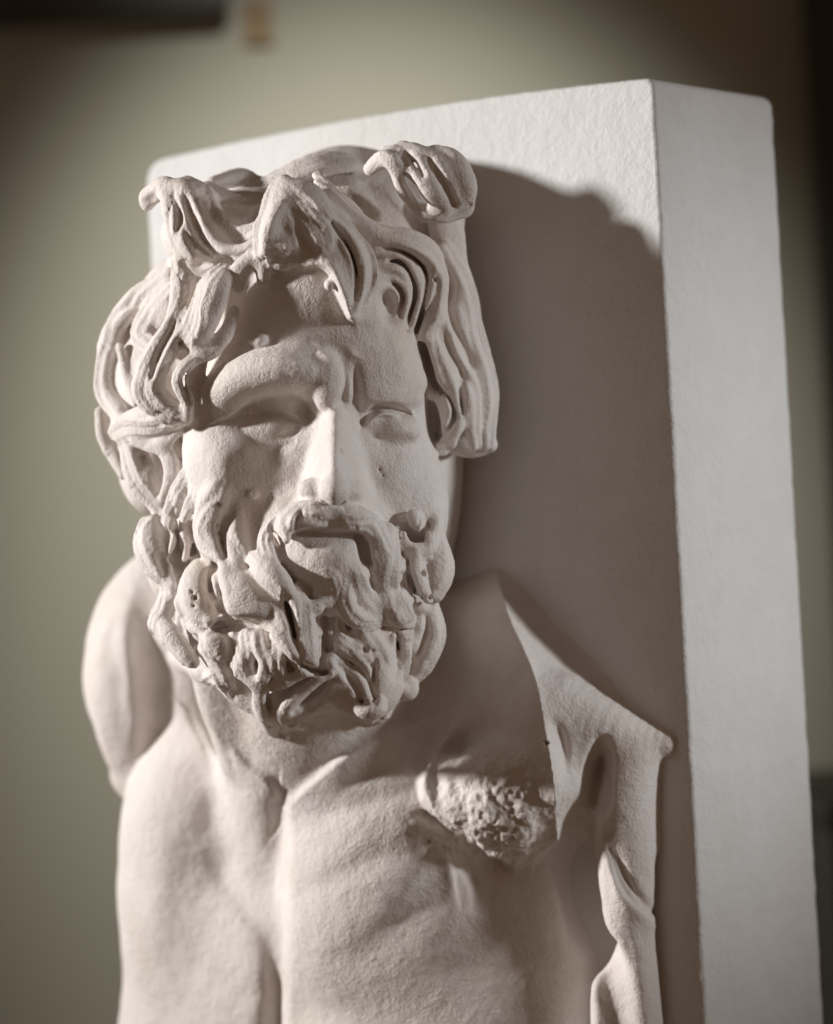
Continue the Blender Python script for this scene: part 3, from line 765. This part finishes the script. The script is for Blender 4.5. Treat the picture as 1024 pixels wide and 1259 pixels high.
V, Q, VL = surface_nets()
del FLD, LAB
V = smooth(V, Q, 2, 0.5)
VS = V
for _ in range(3): VS = smooth(VS, Q, 1, 0.5)
fm = np.isin(VL, (HAIR, FORE, BEARD, MOUS)).astype(float)
for _ in range(3): fm[Q] = 0.5 * fm[Q] + 0.5 * fm[Q].mean(1, keepdims=True)
V = V + (VS - V) * fm[:, None]
Nn = vert_normals(V, Q)
def blob(c, r):
    return np.exp(-(((V[:, 0] - c[0]) / r[0]) ** 2 + ((V[:, 1] - c[1]) / r[1]) ** 2) * 1.2)
rg = np.clip(blob((612, 985), (76, 62)) + blob((612, 1042), (44, 30)), 0, 1) * (V[:, 2] > -170)
rg = np.maximum(rg, 0.55 * blob((372, 312), (40, 16)) * (V[:, 2] > 100))
rg = np.maximum(rg, 0.35 * blob((372, 452), (22, 12)) * (V[:, 2] > 120))
rg = np.maximum(rg, 0.5 * blob((525, 1000), (26, 26)) * (V[:, 2] > -60))
rg = np.maximum(rg, 0.28 * blob((490, 750), (26, 40)) * (V[:, 2] > 60))
idx = np.where(rg > 0.03)[0]
P = V[idx]
V[idx] += Nn[idx] * (rg[idx] * (vnoise(P, 19.0) * 11 + vnoise(P + 9, 10.0) * 7 + vnoise(P + 31, 5.0) * 5))[:, None]
V += Nn * (vnoise(V, 26.0) * 1.6 + vnoise(V + 77, 11.0) * 0.8)[:, None]
V = smooth(V, Q, 1, 0.3)

WV = world_pts(V)
Nn = vert_normals(WV, Q)
if (Nn[:, 1] * 1.0).mean() > 0 and (np.einsum('ij,ij->i', Nn, WV - np.array(CAM_LOC)) > 0).mean() > 0.62:
    Q = Q[:, ::-1]; Nn = -Nn

C = bpy.context.scene.collection
def link_mesh(name, verts, faces, mat, parent=None, normals=None):
    me = bpy.data.meshes.new(name)
    me.vertices.add(len(verts)); me.vertices.foreach_set('co', np.asarray(verts, np.float32).ravel())
    k = faces.shape[1]
    me.loops.add(faces.size); me.loops.foreach_set('vertex_index', faces.astype(np.int32).ravel())
    me.polygons.add(len(faces)); me.polygons.foreach_set('loop_start', np.arange(len(faces), dtype=np.int32) * k)
    me.update(calc_edges=True)
    me.polygons.foreach_set('use_smooth', np.ones(len(faces), bool))
    if normals is not None:
        me.normals_split_custom_set_from_vertices(normals.tolist())
    me.materials.append(mat)
    o = bpy.data.objects.new(name, me); C.objects.link(o)
    if parent:
        o.parent = parent; o.matrix_parent_inverse = parent.matrix_world.inverted()
    return o

root = bpy.data.objects.new('relief_sculpture', None); C.objects.link(root)
root.location = EDGE - AX * 0.16 - Vector((0, 0, 0.52)) + AN * 0.05
bpy.context.view_layer.update()
root['label'] = 'white plaster relief of a curly bearded man on a thick upright slab'
root['category'] = 'sculpture'

def pieces(pred):
    FL = np.sort(VL[Q], axis=1); FLm = np.where(FL[:, 1] == FL[:, 2], FL[:, 1], FL[:, 1])
    return FLm
FLAB = pieces(None)
NAMES = {FIG: 'figure', HAIR: 'hair', FORE: 'forelock', BEARD: 'beard', MOUS: 'moustache'}
fig = None
for lb in (FIG, HAIR, FORE, BEARD, MOUS):
    q = Q[FLAB == lb]
    if not len(q): continue
    u, inv = np.unique(q, return_inverse=True); inv = inv.reshape(q.shape)
    o = link_mesh(NAMES[lb], WV[u] - np.array(root.location), inv, M_FIG, None, Nn[u])
    if lb == FIG:
        fig = o; o.parent = root
    else:
        o.parent = fig

# ------------------------------------------------------------------ the slab
SW, ST = 862.0, 306.0                                  # width, thickness in units
def slab_outline(inset):
    pts = []
    hz = 380.0                                          # top of the arris above the EDGE point, in units of height
    zt = lambda s: SLAB_TOP + SAG * (1 - ((s - SW / 2) / (SW / 2)) ** 2)   # s from the left
    zb = -1500.0
    i = inset
    rl, rr_ = 34.0, 14.0
    js = random.Random(21); jit = lambda: js.uniform(-1, 1) * js.random() * 1.1
    for z in np.arange(zt(20) - 60, zb, -16.0): pts.append((i + jit(), z))
    pts.append((i, zb + i)); pts.append((SW - i, zb + i))
    for z in np.arange(zb + 30, zt(SW) - 40, 14.0): pts.append((SW - i + jit(), z))
    c = (SW - rr_, zt(SW - rr_) - rr_)
    for a in np.linspace(0, math.pi / 2, 8): pts.append((c[0] + (rr_ - min(i, rr_ - 1)) * math.cos(a), c[1] + (rr_ - min(i, rr_ - 1)) * math.sin(a) - max(0, i - rr_ + 1)))
    for s in np.linspace(SW - 2 * rr_, 2 * rl * 0.8, 56): pts.append((s, zt(s) - i + jit() * 0.8))
    c = (rl, zt(rl * 1.2) - rl)
    for a in np.linspace(math.pi / 2, math.pi, 10): pts.append((c[0] + (rl - i) * math.cos(a), c[1] + (rl - i) * math.sin(a)))
    return np.array(pts)
SLAB_TOP, SAG = 155.0, 13.0
rings = []
for (t, i) in [(0, 5.5), (0.8, 3.2), (2.5, 1.2), (5.5, 0), (ST - 34, 0), (ST - 26, 1), (ST - 18, 4), (ST - 10, 10), (ST - 4, 18), (ST - 1, 25), (ST, 32)]:
    o2 = slab_outline(i)
    rings.append([EDGE + AX * ((s - SW) * S) - AN * (t * S) + Vector((0, 0, z * S)) - root.location for s, z in o2])
import bmesh
bm = bmesh.new(); vr = [[bm.verts.new(v) for v in r] for r in rings]
n = len(vr[0])
for a, b in zip(vr[:-1], vr[1:]):
    for k in range(n): bm.faces.new((a[k], a[(k + 1) % n], b[(k + 1) % n], b[k]))
bm.faces.new(vr[0][::-1]); bm.faces.new(vr[-1])
bmesh.ops.recalc_face_normals(bm, faces=bm.faces)
me = bpy.data.meshes.new('backing_slab'); bm.to_mesh(me); bm.free(); me.materials.append(M_SLAB)
for p in me.polygons: p.use_smooth = len(p.vertices) == 4 and p.area < 0.02
slab = bpy.data.objects.new('backing_slab', me); C.objects.link(slab); slab.parent = root

# ------------------------------------------------------------------ the room behind, out of focus
def boxmesh(name, lo, hi, mat, bev=0.004, parent=None, loc=None):
    bm = bmesh.new(); bmesh.ops.create_cube(bm, size=1)
    lo = Vector(lo); hi = Vector(hi); c = (lo + hi) / 2; z = hi - lo
    org = Vector(loc) if loc is not None else c
    for v in bm.verts: v.co = Vector((v.co.x * z.x, v.co.y * z.y, v.co.z * z.z)) + c - org
    if bev: bmesh.ops.bevel(bm, geom=bm.edges[:], offset=bev, segments=2, affect='EDGES')
    me = bpy.data.meshes.new(name); bm.to_mesh(me); bm.free(); me.materials.append(mat)
    o = bpy.data.objects.new(name, me); C.objects.link(o); o.location = org
    if parent: o.parent = parent; o.location = org - parent.location
    return o
WY = 0.98                                              # the wall's face, metres behind the reference plane
wall = boxmesh('wall', (-3, WY, -0.2), (3, WY + 0.12, 3.2), M_WALL, 0)
wall['kind'] = 'structure'
zw = D + WY / S
def onwall(x, y):                                      # a point of the wall seen at x, y
    v = W(x, y, -WY / S); return v
zw2 = -(WY - 0.03) / S
a = W(-60, -190, zw2); b = W(280, 12, zw2)
pic = bpy.data.objects.new('picture_frame', None); C.objects.link(pic); pic.location = (a.x + (b.x - a.x) / 2, WY, b.z)
pic['label'] = 'dark framed picture hanging on the wall at the upper left, out of focus'; pic['category'] = 'picture frame'
bpy.context.view_layer.update()
boxmesh('frame', (a.x, WY - 0.03, b.z), (b.x, WY - 0.001, a.z), M_DARK, 0.004, pic)
boxmesh('picture', (a.x + 0.03, WY - 0.036, b.z + 0.03), (b.x - 0.03, WY - 0.031, a.z - 0.03), M_PICT, 0, pic)
c = W(317, 28, -(WY - 0.004) / S)
tag_ = boxmesh('paper_tag', (c.x - 0.012, WY - 0.006, c.z - 0.018), (c.x + 0.012, WY - 0.001, c.z + 0.018), M_OCHRE, 0.001)
tag_['label'] = 'small ochre paper tag on the wall just right of the dark picture frame'; tag_['category'] = 'paper tag'
c1 = W(1040, 600, -(WY - 0.1) / S)
cur = boxmesh('door', (c1.x, WY - 0.06, -0.1), (c1.x + 0.8, WY - 0.002, 2.6), M_DARK, 0.006)
cur['label'] = 'dark blurred door at the right edge behind the slab'; cur['category'] = 'door'
c2 = W(1012, 985, -(WY - 0.3) / S)
cab = bpy.data.objects.new('cabinet', None); C.objects.link(cab); cab.location = (c2.x + 0.2, WY - 0.2, -0.1)
cab['label'] = 'dark low cabinet at the lower right behind the slab, out of focus'; cab['category'] = 'cabinet'
bpy.context.view_layer.update()
boxmesh('carcass', (c2.x + 0.006, WY - 0.30, -0.1), (c2.x + 0.5, WY - 0.07, c2.z - 0.022), M_DARK, 0.004, cab)
boxmesh('cabinet_top', (c2.x, WY - 0.32, c2.z - 0.02), (c2.x + 0.52, WY - 0.065, c2.z), M_DARK, 0.004, cab)


# ------------------------------------------------------------------ light
def lamp(kind, name, at, to, energy, col, **kw):
    ld = bpy.data.lights.new(name, kind); ld.energy = energy; ld.color = col
    for k_, v_ in kw.items(): setattr(ld, k_, v_)
    o = bpy.data.objects.new(name, ld); C.objects.link(o); o.location = at
    o.rotation_euler = (Vector(to) - Vector(at)).to_track_quat('-Z', 'Y').to_euler(); return o
WORLD = (1.0, 0.64, 0.41, 0.092)
ctr = W(430, 560, 0)
def dirw(x, y, d): return Vector(np.array((x, y, d)) @ M3n.T)
lamp('SPOT', 'key_lamp', ctr + dirw(-0.97, 0.19, 0.07).normalized() * 2.2, W(340, 610, -50), 265, (1.0, 0.985, 0.965), shadow_soft_size=0.09, spot_size=math.radians(31), spot_blend=0.95)
lamp('SPOT', 'window_lamp', ctr + dirw(0.92, 0.22, 0.33).normalized() * 2.2, W(800, 650, -60), 105, (0.95, 0.985, 1.0), shadow_soft_size=0.12, spot_size=math.radians(17.5), spot_blend=1.0)
lamp('SPOT', 'added_wall_fill', onwall(480, 560) + Vector((0, -0.9, 0.9)), onwall(470, 610), 92, (1.0, 0.97, 0.9), shadow_soft_size=0.05, spot_size=math.radians(40), spot_blend=1.0)  # added spot, no real fitting; its narrow cone darkens the wall towards the corners


w = bpy.data.worlds.new('World'); bpy.context.scene.world = w; w.use_nodes = True
bgn = w.node_tree.nodes['Background']
bgn.inputs[0].default_value = (*WORLD[:3], 1); bgn.inputs[1].default_value = WORLD[3]

# ------------------------------------------------------------------ camera
cd = bpy.data.cameras.new('camera'); cam = bpy.data.objects.new('camera', cd); C.objects.link(cam)
cd.sensor_fit = 'VERTICAL'; cd.sensor_height = 24.0; cd.sensor_width = 24.0 * 1024 / 1259
cd.lens = F / 1259.0 * 24.0
cam.matrix_world = Matrix.Translation(CAM_LOC) @ M3.to_4x4()
cd.clip_start = 0.05; cd.clip_end = 60
cd.dof.use_dof = True; cd.dof.focus_distance = (D - 110) * S; cd.dof.aperture_fstop = 2.6
sc = bpy.context.scene; sc.camera = cam
sc.view_settings.view_transform = 'Standard'; sc.view_settings.look = 'None'
sc.view_settings.exposure = 0; sc.view_settings.gamma = 1; sc.view_settings.use_curve_mapping = False
sc.cycles.use_denoising = True
sc.cycles.max_bounces = 8; sc.cycles.diffuse_bounces = 5
